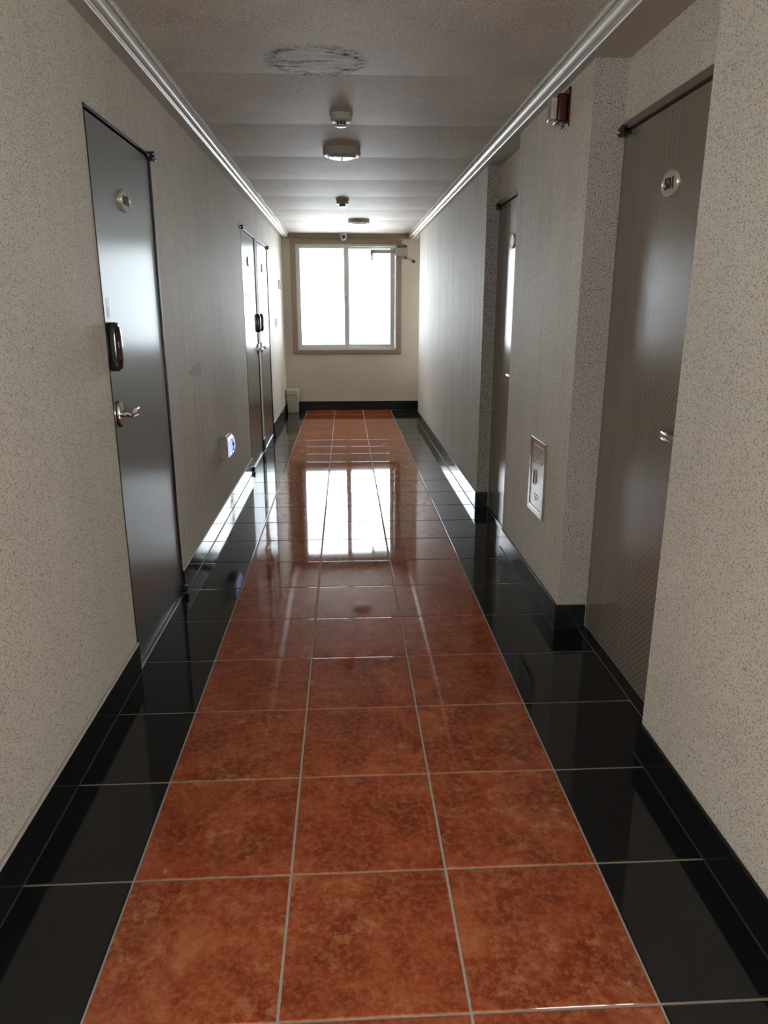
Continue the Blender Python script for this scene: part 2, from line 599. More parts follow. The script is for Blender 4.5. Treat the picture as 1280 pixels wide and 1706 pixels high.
# ------------------------------------------------------------------ ceiling
ceil = tag(box('ceiling', (-0.82, 0.94, YB, YE, ZC + 0.012, ZC + 0.08), 'ceiling'),
    'grey beige papered ceiling of shallow panels across the corridor', 'ceiling', 'structure')
seams = [3.57 + 0.895 * i for i in range(-7, 8)] + [YE]
seams = [s for s in seams if s > YB]
seams = [YB] + seams
for a, b in zip(seams, seams[1:]):
    if b - a < 0.05:
        continue
    bm = bmesh.new()
    n = 10
    top, bot = [], []
    for i in range(n + 1):
        t = i / n
        y = a + 0.001 + (b - a - 0.002) * t
        z = ZC + 0.007 - 0.011 * math.sin(math.pi * t) ** 0.8 - 0.002 * t
        bot.append([bm.verts.new((x, y, z)) for x in (-0.82, 0.94)])
        top.append([bm.verts.new((x, y, ZC + 0.012)) for x in (-0.82, 0.94)])
    for i in range(n):
        bm.faces.new((bot[i][0], bot[i + 1][0], bot[i + 1][1], bot[i][1]))
        bm.faces.new((top[i][0], top[i][1], top[i + 1][1], top[i + 1][0]))
        for s in (0, 1):
            bm.faces.new((bot[i][s], bot[i + 1][s], top[i + 1][s], top[i][s]))
    for i in (0, n):
        bm.faces.new((bot[i][0], bot[i][1], top[i][1], top[i][0]))
    o = finish('ceiling_panel', bm, 'ceiling', ceil, True)
    o.data.set_sharp_from_angle(angle=math.radians(30))

tag(box('ceiling', [(LX0, -0.82, YB, YN, ZC, 2.50), (0.94, LX1, YB, YN, ZC, 2.50)], 'ceiling'),
    'flat ceiling of the added lobby behind the camera', 'ceiling', 'structure')
tag(box('ceiling', (-1.02, -0.80, YN, YE, ZSL, 2.50), 'soffit'),
    'narrow lowered soffit along the left wall', 'ceiling', 'structure')
tag(box('ceiling', [(0.917, 1.25, YN, YE, ZSR, 2.50), (1.25, 2.3, YC, YE, ZSR, 2.50)], 'soffit'),
    'lowered soffit along the right wall over the door recesses', 'ceiling', 'structure')


# silver crown moulding
def cornice(n, a, b, joints, label):
    tr = tag(empty('trim_%d' % n, (a[0], 0, a[1]), label, 'moulding', 'structure'), label)
    A, B = Vector((a[0], a[1])), Vector((b[0], b[1]))
    d = B - A
    nrm = Vector((-d.y, d.x)).normalized()
    if nrm.y > 0:
        nrm = -nrm
    prof = [(0.0, 0.0), (0.0, 0.004), (0.05, 0.006), (0.09, 0.006), (0.095, -0.004), (0.125, -0.004), (0.13, 0.005), (0.17, 0.005), (0.175, -0.006), (0.22, -0.006)]
    for i in range(11):
        t = i / 10
        prof.append((0.24 + 0.47 * t, 0.001 + 0.017 * math.sin(math.pi * t) ** 0.7))
    prof += [(0.72, -0.010), (0.765, -0.010), (0.77, 0.001), (0.93, 0.001), (0.935, -0.006), (0.95, -0.006), (0.955, 0.004), (1.0, 0.003), (1.0, 0.0)]
    pts = [A + d * t + nrm * h for t, h in prof]
    pts = [(p.x, p.y) for p in pts]
    back = [(B.x + (0.03 if B.x > 0 else -0.03), B.y + 0.002), (A.x + (0.03 if A.x > 0 else -0.03), A.y + 0.002)]
    ys = [YN] + joints + [YE - 0.005]
    for y0, y1 in zip(ys, ys[1:]):
        o = prism_y('moulding_length', pts + back, y0 + 0.0012, y1 - 0.0012, 'foil', tr, True)
        o.data.set_sharp_from_angle(angle=math.radians(35))
    c = A + d * 0.85 + nrm * 0.004
    bm = bmesh.new()
    seg = 6
    prev = None
    y = 0.6
    k = 0
    while y < YE - 0.02:
        r = 0.0056 + 0.0026 * math.sin(2 * math.pi * k / 7)
        ring = [bm.verts.new((c.x + r * math.cos(2 * math.pi * i / seg), y, c.y + r * math.sin(2 * math.pi * i / seg))) for i in range(seg)]
        if prev:
            for i in range(seg):
                bm.faces.new((prev[i], prev[(i + 1) % seg], ring[(i + 1) % seg], ring[i]))
        prev = ring
        y += 0.004
        k += 1
    finish('rope_bead', bm, 'foil', tr, True)
    return tr


cornice(1, (-0.80, ZSL), (-0.750, ZC), [1.35, 3.75, 6.15, 8.55], 'silver crown moulding with rope bead along the left ceiling edge')
cornice(2, (0.919, ZSR), (0.893, ZC), [2.2, 4.62, 7.05], 'silver crown moulding with rope bead along the right ceiling edge')
# brown moulding over the window
tr = empty('trim_3', (0, YE, 2.34), 'brown stepped moulding across the top of the end wall', 'moulding', 'structure')
box('moulding_step', (-0.79, 0.905, YE - 0.012, YE, 2.335, 2.352), 'beige_trim', tr, 0.003)
box('moulding_step', (-0.785, 0.90, YE - 0.028, YE, 2.352, 2.380), 'beige_trim', tr, 0.003)
box('moulding_step', (-0.78, 0.895, YE - 0.042, YE, 2.380, 2.402), 'beige_trim', tr, 0.003)

# ------------------------------------------------------------------ floor
floor = tag(box('floor', [(-1.0, 1.3, YN, YE + 0.1, -0.08, -0.0025), (LX0, LX1, YB - 0.2, YN, -0.08, -0.0025), (1.3, 2.4, YC - 0.3, YE + 0.1, -0.08, -0.0025)], 'grout'),
    'tiled corridor floor with a red strip between black borders', 'floor', 'structure')


def tile_mesh(name, w, l, mat):
    """pressed tile with a softly rounded arris"""
    bm = bmesh.new()
    loops = []
    for d, z in ((0.0, -0.009), (0.0, -0.0016), (0.0008, -0.0006), (0.0016, -0.00022), (0.003, -0.00006), (0.0048, 0.0)):
        loops.append([bm.verts.new((sx * (w / 2 - d), sy * (l / 2 - d), z)) for sx, sy in ((-1, -1), (1, -1), (1, 1), (-1, 1))])
    for p, q in zip(loops, loops[1:]):
        for i in range(4):
            bm.faces.new((p[i], p[(i + 1) % 4], q[(i + 1) % 4], q[i]))
    bm.faces.new(loops[-1])
    bm.faces.new(loops[0])
    bmesh.ops.recalc_face_normals(bm, faces=bm.faces)
    me = bpy.data.meshes.new(name)
    bm.to_mesh(me)
    bm.free()
    me.materials.append(M[mat])
    return me


G = 0.0068
GB = 0.0040
red_me = tile_mesh('red_tile', T - G, T - G, 'red_tile')
blk_me = tile_mesh('black_tile', T - GB, T - G, 'black_tile')
lastl = YE - (TY0 + 24 * T)
red_end = tile_mesh('red_tile_cut', T - G, lastl - G, 'red_tile')
blk_end = tile_mesh('black_tile_cut', T - GB, lastl - G, 'black_tile')
for j in range(-8, 25):
    for i in range(-5, 8):
        if (i > 3 and -2 < j < 22) or (i < -1 and j > -2) or i * T + TX0 + T > LX1 or (j > 0 and i == 7):
            continue
        isred = 0 <= i <= 2
        nm = 'red_tile' if isred else 'black_tile'
        me = (red_end if isred else blk_end) if j == 24 else (red_me if isred else blk_me)
        o = bpy.data.objects.new(nm, me)
        y = TY0 + 24 * T + lastl / 2 if j == 24 else TY0 + (j + 0.5) * T
        o.location = (TX0 + (i + 0.5) * T, y, random.uniform(-0.0003, 0.0001))
        o.rotation_euler = (random.gauss(0, 0.0007), random.gauss(0, 0.0007), random.gauss(0, 0.0006))
        COL.objects.link(o)
        o.parent = floor

# ------------------------------------------------------------------ skirting
BH = 0.122
bl = empty('baseboard_left', (XL, 0, 0), 'black tile skirting along the left wall', 'skirting', 'structure')
bt_me = {}


def skirt_run(y0, y1):
    j = math.floor((y0 - TY0) / T)
    while TY0 + j * T < y1 - 1e-3:
        a = max(y0, TY0 + j * T)
        b = min(y1, TY0 + (j + 1) * T)
        if b - a > 0.01:
            box('skirting_tile', (XL, XL + 0.009, a + 0.001, b - 0.001, 0.002, BH), 'black_tile', bl, 0.001)
        j += 1


for a, b in ((YN, D506[0] - fr), (D506[1] + fr, D505[0] - fr), (D505[1] + fr, D504[0] - fr), (D504[1] + fr, YE - 0.02)):
    skirt_run(a, b)
    box('caulk_bead', (XL, XL + 0.011, a, b, BH, BH + 0.010), 'caulk', bl, 0.003)
    box('floor_joint', (XL + 0.009, XL + 0.0125, a, b, 0.0, 0.0022), 'joint', bl)

br = empty('baseboard_right', (XR, 0, 0), 'black painted skirting along the right walls and recesses', 'skirting', 'structure')
for a, b in ((YN, N1A + 0.01), (N1B - 0.01, N2A + 0.01), (N2B - 0.01, YC)):
    box('skirting_board', (XR - 0.011, XR, a, b, 0.002, 0.118), 'black_base', br, 0.002)
    box('floor_joint', (XR - 0.0145, XR - 0.011, a, b, 0.0, 0.0022), 'joint', br)
box('skirting_board', (XR - 0.011, N1X - 0.005, N1B - 0.013, N1B, 0.002, 0.120), 'black_base', br, 0.002)
box('skirting_board', (XR - 0.011, N2X - 0.005, N2B - 0.013, N2B, 0.002, 0.120), 'black_base', br, 0.002)
be = empty('baseboard_end', (0, YE, 0), 'black skirting below the window with pale caulk on top', 'skirting', 'structure')
box('skirting_board', (XL + 0.01, 2.3, YE - 0.014, YE, 0.002, 0.128), 'black_base', be, 0.002)
box('caulk_bead', (XL + 0.01, 2.3, YE - 0.012, YE, 0.128, 0.140), 'caulk', be, 0.003)


# ------------------------------------------------------------------ windows
def window(n, w, yin, sgn, label, latch=True, pane='tinted_glass'):
    """sgn = +1: outside lies towards +y"""
    x0, x1, z0, z1 = w
    root = empty('window_%d' % n, ((x0 + x1) / 2, yin, z0), label, 'window', 'structure')
    Y = lambda d: yin + sgn * d
    c = 0.068
    for q in ((x0 - c, x0 + 0.004, z0 - 0.05, z1 + 0.05), (x1 - 0.004, x1 + c - 0.015, z0 - 0.05, z1 + 0.05)):
        box('casing_board', (q[0], q[1], Y(-0.022), Y(0.0), q[2], q[3]), 'beige_trim', root, 0.004)
    box('casing_board', (x0 + 0.004, x1 - 0.004, Y(-0.022), Y(0.0), z0 - 0.05, z0 + 0.004), 'beige_trim', root, 0.004)
    box('casing_board', (x0 + 0.004, x1 - 0.004, Y(-0.022), Y(0.0), z1 - 0.004, z1 + 0.05), 'beige_trim', root, 0.004)
    f = 0.032
    box('window_frame', [(x0, x0 + f, Y(0.004), Y(0.12), z0, z1), (x1 - f, x1, Y(0.004), Y(0.12), z0, z1),
                         (x0 + f, x1 - f, Y(0.004), Y(0.12), z0, z0 + f), (x0 + f, x1 - f, Y(0.004), Y(0.12), z1 - f, z1)], 'pvc', root, 0.002)
    xm = (x0 + x1) / 2 - 0.01
    s = 0.042
    for k, (a, b, d0) in enumerate(((x0 + 0.018, xm + 0.038, 0.03), (xm - 0.034, x1 - 0.034, 0.07))):
        za, zb = z0 + 0.030, z1 - 0.018
        sash = box('sash', [(a, a + s, Y(d0), Y(d0 + 0.034), za, zb), (b - s - 0.028, b, Y(d0), Y(d0 + 0.034), za, zb),
                            (a + s, b - s - 0.028, Y(d0), Y(d0 + 0.034), za, za + s + 0.006), (a + s, b - s - 0.028, Y(d0), Y(d0 + 0.034), zb - s, zb)], 'pvc', root, 0.003)
        box('pane', (a + s - 0.005, b - s - 0.023, Y(d0 + 0.015), Y(d0 + 0.020), za + s, zb - s + 0.005), pane, sash)
    if latch:
        la = box('latch', [(xm - 0.012, xm + 0.012, Y(0.020), Y(0.030), 1.52, 1.585)], 'plastic', root, 0.003)
        tube('latch_lever', [(xm, Y(0.012), 1.55), (xm - 0.02, Y(0.010), 1.552), (xm - 0.036, Y(0.014), 1.562)], [0.006, 0.007, 0.005], 'plastic', la)
    return root


window(1, WIN, YE, 1, 'bright white two-sash sliding window at the end of the corridor')
window(2, RWINS[0], YB, -1, 'left sliding window added for light in the rear wall behind the camera', False, 'glass')
window(3, RWINS[1], YB, -1, 'right sliding window added for light in the rear wall behind the camera', False, 'glass')
for n_, xw, sg, lb, (y0, y1, z0, z1) in ((4, 2.3, 1, 'side passage around the corner', PWIN),):
    wr = empty('window_%d' % n_, (xw, y0, z0), 'window added for light in the %s' % lb, 'window', 'structure')
    ym = (y0 + y1) / 2
    X = lambda d: xw + sg * d
    sa = box('sash', [(X(0.02), X(0.07), a, b, c, d) for a, b, c, d in ((y0, y0 + 0.05, z0, z1), (y1 - 0.05, y1, z0, z1), (ym - 0.03, ym + 0.03, z0, z1), (y0, y1, z0, z0 + 0.05), (y0, y1, z1 - 0.05, z1))], 'pvc', wr, 0.003)
    box('pane', (X(0.042), X(0.047), y0 + 0.04, ym - 0.02, z0 + 0.04, z1 - 0.04), 'glass', sa)
    box('pane', (X(0.042), X(0.047), ym + 0.02, y1 - 0.04, z0 + 0.04, z1 - 0.04), 'glass', sa)
box('window_stop', (0.735, 0.752, YE - 0.040, YE - 0.022, 1.985, 2.002), 'plastic', bpy.data.objects['window_1'], 0.004, 2, True)


# ------------------------------------------------------------------ doors
def plate(root, xf, y, z, sgn, number):
    """oval number plate on a face x = xf looking towards sgn*x"""
    bm = bmesh.new()
    W, H = 0.062, 0.042
    lathe_bm(bm, [(1.0, 0.0), (1.0, sgn * 0.008), (0.97, sgn * 0.012), (0.88, sgn * 0.012), (0.86, sgn * 0.009)], (xf, y, z), 'X', 40, W, H)
    o = finish('number_plate', bm, 'brass', root)
    if number:
        rot = Matrix(((0, 0, sgn, 0), (sgn, 0, 0, 0), (0, 1, 0, 0), (0, 0, 0, 1)))
        mtx = Matrix.Translation((xf + sgn * 0.0098, y, z - 0.001)) @ rot
        text_mesh('number', number, 0.050, 'digit', o, mtx, 0.0022)
    return o


def lever(root, xf, y, z, sgn, dirn, mat='chrome'):
    """oval rose with a lever running along dirn*y"""
    bm = bmesh.new()
    lathe_bm(bm, [(1.0, 0.0), (1.0, sgn * 0.012), (0.90, sgn * 0.018), (0.5, sgn * 0.020)], (xf, y, z), 'X', 32, 0.030, 0.050)
    rose = finish('handle', bm, mat, root, True)
    rose.data.set_sharp_from_angle(angle=math.radians(40))
    x1 = xf + sgn * 0.052
    lv = lathe('lever', [(0.0125, sgn * 0.016), (0.0125, sgn * 0.050), (0.010, sgn * 0.054)], (xf, y, z), mat, rose, 'X', 20)
    bm = bmesh.new()
    rings = []
    for t, hh, tt, off in ((-0.016, 0.006, 0.004, 0.0), (-0.012, 0.011, 0.006, 0.0), (0.0, 0.0130, 0.0065, 0.0), (0.04, 0.0130, 0.006, 0.002), (0.08, 0.0135, 0.0055, 0.002), (0.108, 0.0135, 0.005, -0.002), (0.118, 0.011, 0.004, -0.005), (0.122, 0.005, 0.003, -0.006)):
        ring = []
        for i in range(12):
            an = 2 * math.pi * i / 12
            cx_, cz_ = math.cos(an), math.sin(an)
            ring.append(bm.verts.new((x1 + sgn * off + tt * math.copysign(abs(cx_) ** 0.5, cx_), y + dirn * t, z + hh * math.copysign(abs(cz_) ** 0.5, cz_))))
        rings.append(ring)
    for p, q in zip(rings, rings[1:]):
        for i in range(12):
            bm.faces.new((p[i], p[(i + 1) % 12], q[(i + 1) % 12], q[i]))
    bm.faces.new(rings[0])
    bm.faces.new(rings[-1])
    o = finish('lever_blade', bm, mat, rose, True)
    o.data.set_sharp_from_angle(angle=math.radians(45))
    return rose


def digital_lock(root, xf, y, z, sgn, h=0.175, face='dark_red'):
    bm = bmesh.new()
    w = 0.066
    # rounded pill outline, extruded with a domed rim
    def ring(k, x):
        vs = []
        for i in range(40):
            t = 2 * math.pi * i / 40
            cy, cz = math.cos(t), math.sin(t)
            e = 0.45
            vs.append(bm.verts.new((x, y + k * w / 2 * math.copysign(abs(cy) ** e, cy), z + (h / 2 - (1 - k) * w / 2) * math.copysign(abs(cz) ** 0.55, cz))))
        return vs
    rs = [ring(1.0, xf), ring(1.0, xf + sgn * 0.022), ring(0.95, xf + sgn * 0.030), ring(0.82, xf + sgn * 0.035)]
    for a, b in zip(rs, rs[1:]):
        for i in range(40):
            bm.faces.new((a[i], a[(i + 1) % 40], b[(i + 1) % 40], b[i]))
    bm.faces.new(rs[0]); bm.faces.new(rs[-1])
    lk = finish('lock', bm, 'gloss_black', root, True)
    lk.data.set_sharp_from_angle(angle=math.radians(50))
    bm = bmesh.new()
    lathe_bm(bm, [(1.0, 0.0), (0.97, sgn * 0.004), (0.8, sgn * 0.0065), (0.45, sgn * 0.008)], (xf + sgn * 0.0345, y, z), 'X', 32, w * 0.33, h * 0.42)
    finish('lock_cover', bm, face, lk, True)
    return lk


def pivot(root, xf, y, z, sgn, top=True):
    """stacked dark pivot hinge on the corner of a door"""
    if top:
        hg = box('hinge', [(xf - sgn * 0.006, xf + sgn * 0.030, y - 0.030, y + 0.032, z - 0.012, z - 0.001), (xf - sgn * 0.006, xf + sgn * 0.030, y - 0.026, y + 0.034, z + 0.007, z + 0.018)], 'hinge', root, 0.003)
        lathe('hinge_pin', [(0.010, -0.016), (0.010, 0.022)], (xf + sgn * 0.020, y + 0.004, z), 'hinge', hg, seg=12)
    else:
        hg = box('hinge', [(xf - sgn * 0.004, xf + sgn * 0.030, y - 0.028, y + 0.030, 0.012, 0.022), (xf - sgn * 0.004, xf + sgn * 0.026, y - 0.022, y + 0.026, 0.030, 0.040)], 'hinge', root, 0.003)
        lathe('hinge_pin', [(0.011, 0.004), (0.011, 0.048)], (xf + sgn * 0.018, y + 0.002, 0), 'hinge', hg, seg=12)
    return hg


def steel_door(n, yr, number, hinge_far, label):
    a, b = yr
    xf = XL - 0.007
    root = empty('door_%d' % n, (XL, (a + b) / 2, 0), label, 'door', 'structure')
    leaf = box('door_leaf', (xf - 0.045, xf, a + 0.005, b - 0.005, 0.012, DH - 0.005), 'steel', root, 0.0015)
    x1 = XL + 0.0025
    box('door_frame', [(xf - 0.06, x1, a - fr, a - 0.002, 0, DH + fr), (xf - 0.06, x1, b + 0.002, b + fr, 0, DH + fr), (xf - 0.06, x1, a - 0.002, b + 0.002, DH + 0.001, DH + fr)], 'steel_frame', root, 0.001)
    box('door_stop', [(xf - 0.10, xf - 0.055, a - 0.01, b + 0.01, 0, DH + 0.01)], 'black', root)
    box('threshold', (xf - 0.05, XL + 0.006, a, b, 0.0005, 0.008), 'steel', root, 0.002)
    yl, yh, d = (a + 0.058, b - 0.006, 1) if hinge_far else (b - 0.058, a + 0.006, -1)
    plate(root, xf, (a + b) / 2 - 0.02, 1.822, 1, number)
    digital_lock(root, xf, yl - 0.006 * d, 1.283, 1, face='dark_red')
    lever(root, xf, yl, 1.037, 1, d)
    pivot(root, xf + 0.004, yh, DH - 0.004, 1)
    pivot(root, xf + 0.004, yh, 0, 1, False)
    return root


d1 = steel_door(1, D506, '506', True, 'nearest steel door on the left, numbered 506, bluish window glare on it')
st = box('sticker', (XL - 0.007, XL - 0.0064, D506[0] + 0.055, D506[0] + 0.085, 1.385, 1.425), 'sticker', d1)
box('sticker', [(XL - 0.007, XL - 0.0064, *q) for q in ((D506[0] + 0.055, D506[0] + 0.085, 1.432, 1.435), (D506[0] + 0.055, D506[0] + 0.085, 1.452, 1.455), (D506[0] + 0.055, D506[0] + 0.059, 1.435, 1.452), (D506[0] + 0.081, D506[0] + 0.085, 1.435, 1.452))], 'sticker', d1)
steel_door(2, D505, None, False, 'middle steel door on the left, hinged on its near side')
steel_door(3, D504, None, True, 'farthest steel door on the left, hinged on its far side')


def film_door(n, xf, yr, yfar_niche, number, label, mat):
    a, b = yr
    root = empty('door_%d' % n, (xf, (a + b) / 2, 0), label, 'door', 'structure')
    M[mat] = film(mat, b)
    box('door_leaf', (xf + 0.003, xf + 0.05, a, b, 0.014, DH), mat, root, 0.0015)
    box('door_frame', [(xf - 0.012, xf + 0.06, a - 0.03, yfar_niche - 0.001, DH + 0.006, DH + 0.034), (xf + 0.004, xf + 0.06, a - 0.03, a - 0.003, 0, DH + 0.006),
                       (xf + 0.002, xf + 0.06, b + 0.003, yfar_niche - 0.001, 0, DH + 0.006)], 'frame_brown', root, 0.002)
    box('door_stop', (xf + 0.055, xf + 0.10, a - 0.02, b + 0.02, 0, DH + 0.02), 'black', root)
    box('threshold', (xf - 0.030 if xf > 1.07 else xf - 0.010, xf + 0.06, a - 0.03, yfar_niche - 0.001, 0.0005, 0.012), 'black_base', root, 0.002)
    plate(root, xf + 0.006, (a + b) / 2 - 0.005, 1.815, -1, number)
    lever(root, xf + 0.006, a + 0.10, 1.018, -1, 1)
    digital_lock(root, xf + 0.006, a + 0.075, 1.26, -1)
    pivot(root, xf + 0.002, b - 0.01, DH - 0.001, -1)
    return root


film_door(4, N1X, D501, N1B, '501', 'grey-brown door numbered 501 with pale diagonal hairlines, in the near right recess', 'hairline_door_skin')
film_door(5, N2X, D502, N2B, None, 'grey door mostly hidden in the farther right recess', 'hairline_door_skin_far')

# ------------------------------------------------------------------ ceiling fittings
def detector(x, y, label):
    root = empty('smoke_detector', (x, y, ZC), label, 'smoke detector', group='smoke detectors on the ceiling')
    z = ZC + 0.0005
    lathe('base', [(0.061, 0.0), (0.061, -0.016), (0.058, -0.018)], (x, y, z), 'plastic', root, seg=36)
    lathe('body', [(0.056, -0.018), (0.057, -0.034), (0.050, -0.040), (0.033, -0.043)], (x, y, z), 'plastic', root, seg=36)
    c = lathe('cage', [(0.026, -0.041), (0.026, -0.058)], (x, y, z), 'black', root, seg=24)
    for i in range(10):
        t = 2 * math.pi * i / 10
        box('cage_rib', (x + 0.030 * math.cos(t) - 0.002, x + 0.030 * math.cos(t) + 0.002, y + 0.030 * math.sin(t) - 0.002, y + 0.030 * math.sin(t) + 0.002, z - 0.059, z - 0.042), 'plastic', c)
    lathe('cap', [(0.033, -0.058), (0.032, -0.062), (0.022, -0.065)], (x, y, z), 'plastic', root, seg=24)


detector(-0.005, 4.20, 'small smoke detector nearer the camera, beside the round lamp')
detector(-0.006, 7.30, 'farther small smoke detector, halfway to the window')


def ceiling_lamp(x, y, r, label):
    root = empty('ceiling_lamp', (x, y, ZC), label, 'ceiling lamp', group='round ceiling lamps')
    z = ZC + 0.0005
    lathe('housing', [(r, 0.0), (r, -0.040), (r - 0.004, -0.044), (r - 0.024, -0.046)], (x, y, z), 'plastic', root, seg=48)
    prof = [(r - 0.024, -0.044)]
    for i in range(1, 7):
        t = i / 7
        prof.append(((r - 0.026) * math.cos(t * math.pi / 2), -0.046 - 0.020 * math.sin(t * math.pi / 2)))
    prof.append((0.006, -0.066))
    lathe('lens', prof, (x, y, z), 'lens', root, seg=48)
    lathe('sensor', [(0.006, -0.064), (0.005, -0.071), (0.002, -0.072)], (x, y, z), 'plastic', root, seg=16)
    lathe('screw', [(0.004, 0.0), (0.004, -0.003)], (x, y - r, z - 0.021), 'black', root, axis='Y', seg=10)


ceiling_lamp(-0.004, 5.06, 0.120, 'round ceiling lamp nearer the camera, beside the smoke detector')
ceiling_lamp(0.176, 8.86, 0.122, 'farther round ceiling lamp, close to the window')

# dome camera over the window
cx, cy, cz = -0.004, YE - 0.095, ZC
root = empty('dome_camera', (cx, cy, cz), 'small white dome camera with dark lens above the window', 'camera')
lathe('mount', [(0.056, 0.0), (0.055, -0.018), (0.048, -0.026)], (cx, cy, cz), 'plastic', root, seg=32)
lathe('ball', [(0.012, -0.012)] + [(0.047 * math.cos(t), -0.048 - 0.047 * math.sin(t)) for t in [-0.9 + 0.2 * i for i in range(12)]] + [(0.004, -0.095)], (cx, cy, cz), 'plastic', root, seg=32)
lathe('lens', [(0.023, 0.0), (0.022, -0.010), (0.016, -0.013)], (cx + 0.006, cy - 0.038, cz - 0.054), 'gloss_black', root, axis='Y', seg=24)

# ------------------------------------------------------------------ fire alarm strobe on the pier
ay = 3.345
az = 2.225
root = empty('fire_alarm', (XR, ay, az), 'dark red fire alarm with clear strobe high on the right wall pier', 'fire alarm')
box('back_plate', (XR - 0.008, XR, ay - 0.052, ay + 0.052, az - 0.072, az + 0.078), 'red_plastic', root, 0.003)
box('body', (XR - 0.050, XR - 0.008, ay - 0.042, ay + 0.042, az - 0.052, az + 0.054), 'red_plastic', root, 0.008, 3, True)
box('strobe', (XR - 0.078, XR - 0.050, ay - 0.034, ay + 0.034, az - 0.044, az + 0.042), 'clear', root, 0.007, 3, True)
lathe('flash_tube', [(0.004, -0.03), (0.004, 0.03)], (XR - 0.062, ay, az), 'chrome', root, seg=10)

# ------------------------------------------------------------------ steel access panel on the pier
y0, y1, z0, z1 = 3.305, 3.585, 0.425, 0.800
root = empty('wall_cabinet', (XR, (y0 + y1) / 2, z0), 'flat steel wall cabinet with a latch, low on the right wall pier', 'cabinet')
w = 0.030
box('cabinet_frame', [(XR - 0.014, XR, y0, y0 + w, z0, z1), (XR - 0.014, XR, y1 - w, y1, z0, z1), (XR - 0.014, XR, y0 + w, y1 - w, z0, z0 + w), (XR - 0.014, XR, y0 + w, y1 - w, z1 - w, z1)], 'steel_plate', root, 0.002)
cd = box('cabinet_door', (XR - 0.010, XR, y0 + w + 0.002, y1 - w - 0.002, z0 + w + 0.002, z1 - w - 0.002), 'steel_plate', root, 0.001)
for yy in (3.375, 3.485):
    for zz in (0.728, 0.700):
        lathe('button', [(0.010, 0.0), (0.010, -0.005), (0.007, -0.008)], (XR - 0.010, yy + (0.0), zz), 'plastic', cd, axis='X', seg=16)
ym = (y0 + y1) / 2 + 0.035
lt = box('latch', (XR - 0.014, XR - 0.010, ym - 0.009, ym + 0.009, 0.565, 0.650), 'chrome', cd, 0.001)
box('latch_slot', (XR - 0.019, XR - 0.014, ym - 0.005, ym + 0.005, 0.572, 0.642), 'black', cd, 0.003)
for i, (da, db) in enumerate(((-0.05, 0.03), (-0.055, 0.035), (-0.02, 0.02))):
    box('print_line', (XR - 0.0104, XR - 0.010, 3.445 + da, 3.445 + db, 0.522 - i * 0.013, 0.527 - i * 0.013), 'print_grey', cd)

# ------------------------------------------------------------------ lit exit guide on the left wall
y0, y1, z0, z1 = 4.83, 5.03, 0.440, 0.580
root = empty('exit_light', (XL, (y0 + y1) / 2, z0), 'small lit exit guide light with green figure, low on the left wall', 'exit light')
box('housing', (XL, XL + 0.053, y0, y1, z0, z1), 'grey_metal', root, 0.003)
bm = bmesh.new()
prof = []
for i in range(13):
    t = i / 12
    prof.append((XL + 0.052 + 0.022 * math.sin(math.pi * t) ** 0.5, z0 + 0.006 + (z1 - z0 - 0.012) * t))
lens = prism_y('lit_lens', prof + [(XL + 0.048, z1 - 0.006), (XL + 0.048, z0 + 0.006)], y0 + 0.005, y1 - 0.005, 'glow', root)
bm.free()


def lens_x(z):
    t = (z - z0 - 0.006) / (z1 - z0 - 0.012)
    return XL + 0.052 + 0.022 * math.sin(math.pi * min(max(t, 0.01), 0.99)) ** 0.5


# running figure as a thin print following the lens
bm = bmesh.new()
zc, yc = (z0 + z1) / 2, (y0 + y1) / 2


def stroke(pts, wd):
    for (ya, za), (yb, zb) in zip(pts, pts[1:]):
        d = Vector((yb - ya, zb - za)).normalized()
        n_ = Vector((-d.y, d.x)) * wd / 2
        q = [(ya - n_.x, za - n_.y), (yb - n_.x, zb - n_.y), (yb + n_.x, zb + n_.y), (ya + n_.x, za + n_.y)]
        a = [bm.verts.new((lens_x(z) + 0.0025, y, z)) for y, z in q]
        b = [bm.verts.new((lens_x(z) - 0.004, y, z)) for y, z in q]
        bm.faces.new(a)
        for i in range(4):
            bm.faces.new((a[i], a[(i + 1) % 4], b[(i + 1) % 4], b[i]))


stroke([(yc - 0.012, zc + 0.045), (yc + 0.006, zc + 0.045)], 0.018)
stroke([(yc, zc + 0.032), (yc + 0.006, zc + 0.010), (yc + 0.010, zc - 0.008)], 0.020)
stroke([(yc + 0.008, zc - 0.008), (yc - 0.020, zc - 0.020), (yc - 0.022, zc - 0.045)], 0.011)
stroke([(yc + 0.012, zc - 0.008), (yc + 0.030, zc - 0.030), (yc + 0.050, zc - 0.032)], 0.011)
stroke([(yc, zc + 0.026), (yc - 0.025, zc + 0.012), (yc - 0.035, zc + 0.022)], 0.008)
stroke([(yc + 0.004, zc + 0.026), (yc + 0.030, zc + 0.020), (yc + 0.036, zc + 0.004)], 0.008)
finish('running_figure', bm, 'green', lens)
box('bracket', (XL, XL + 0.040, y0 + 0.02, y1 - 0.02, z1, z1 + 0.010), 'plastic', root, 0.002)

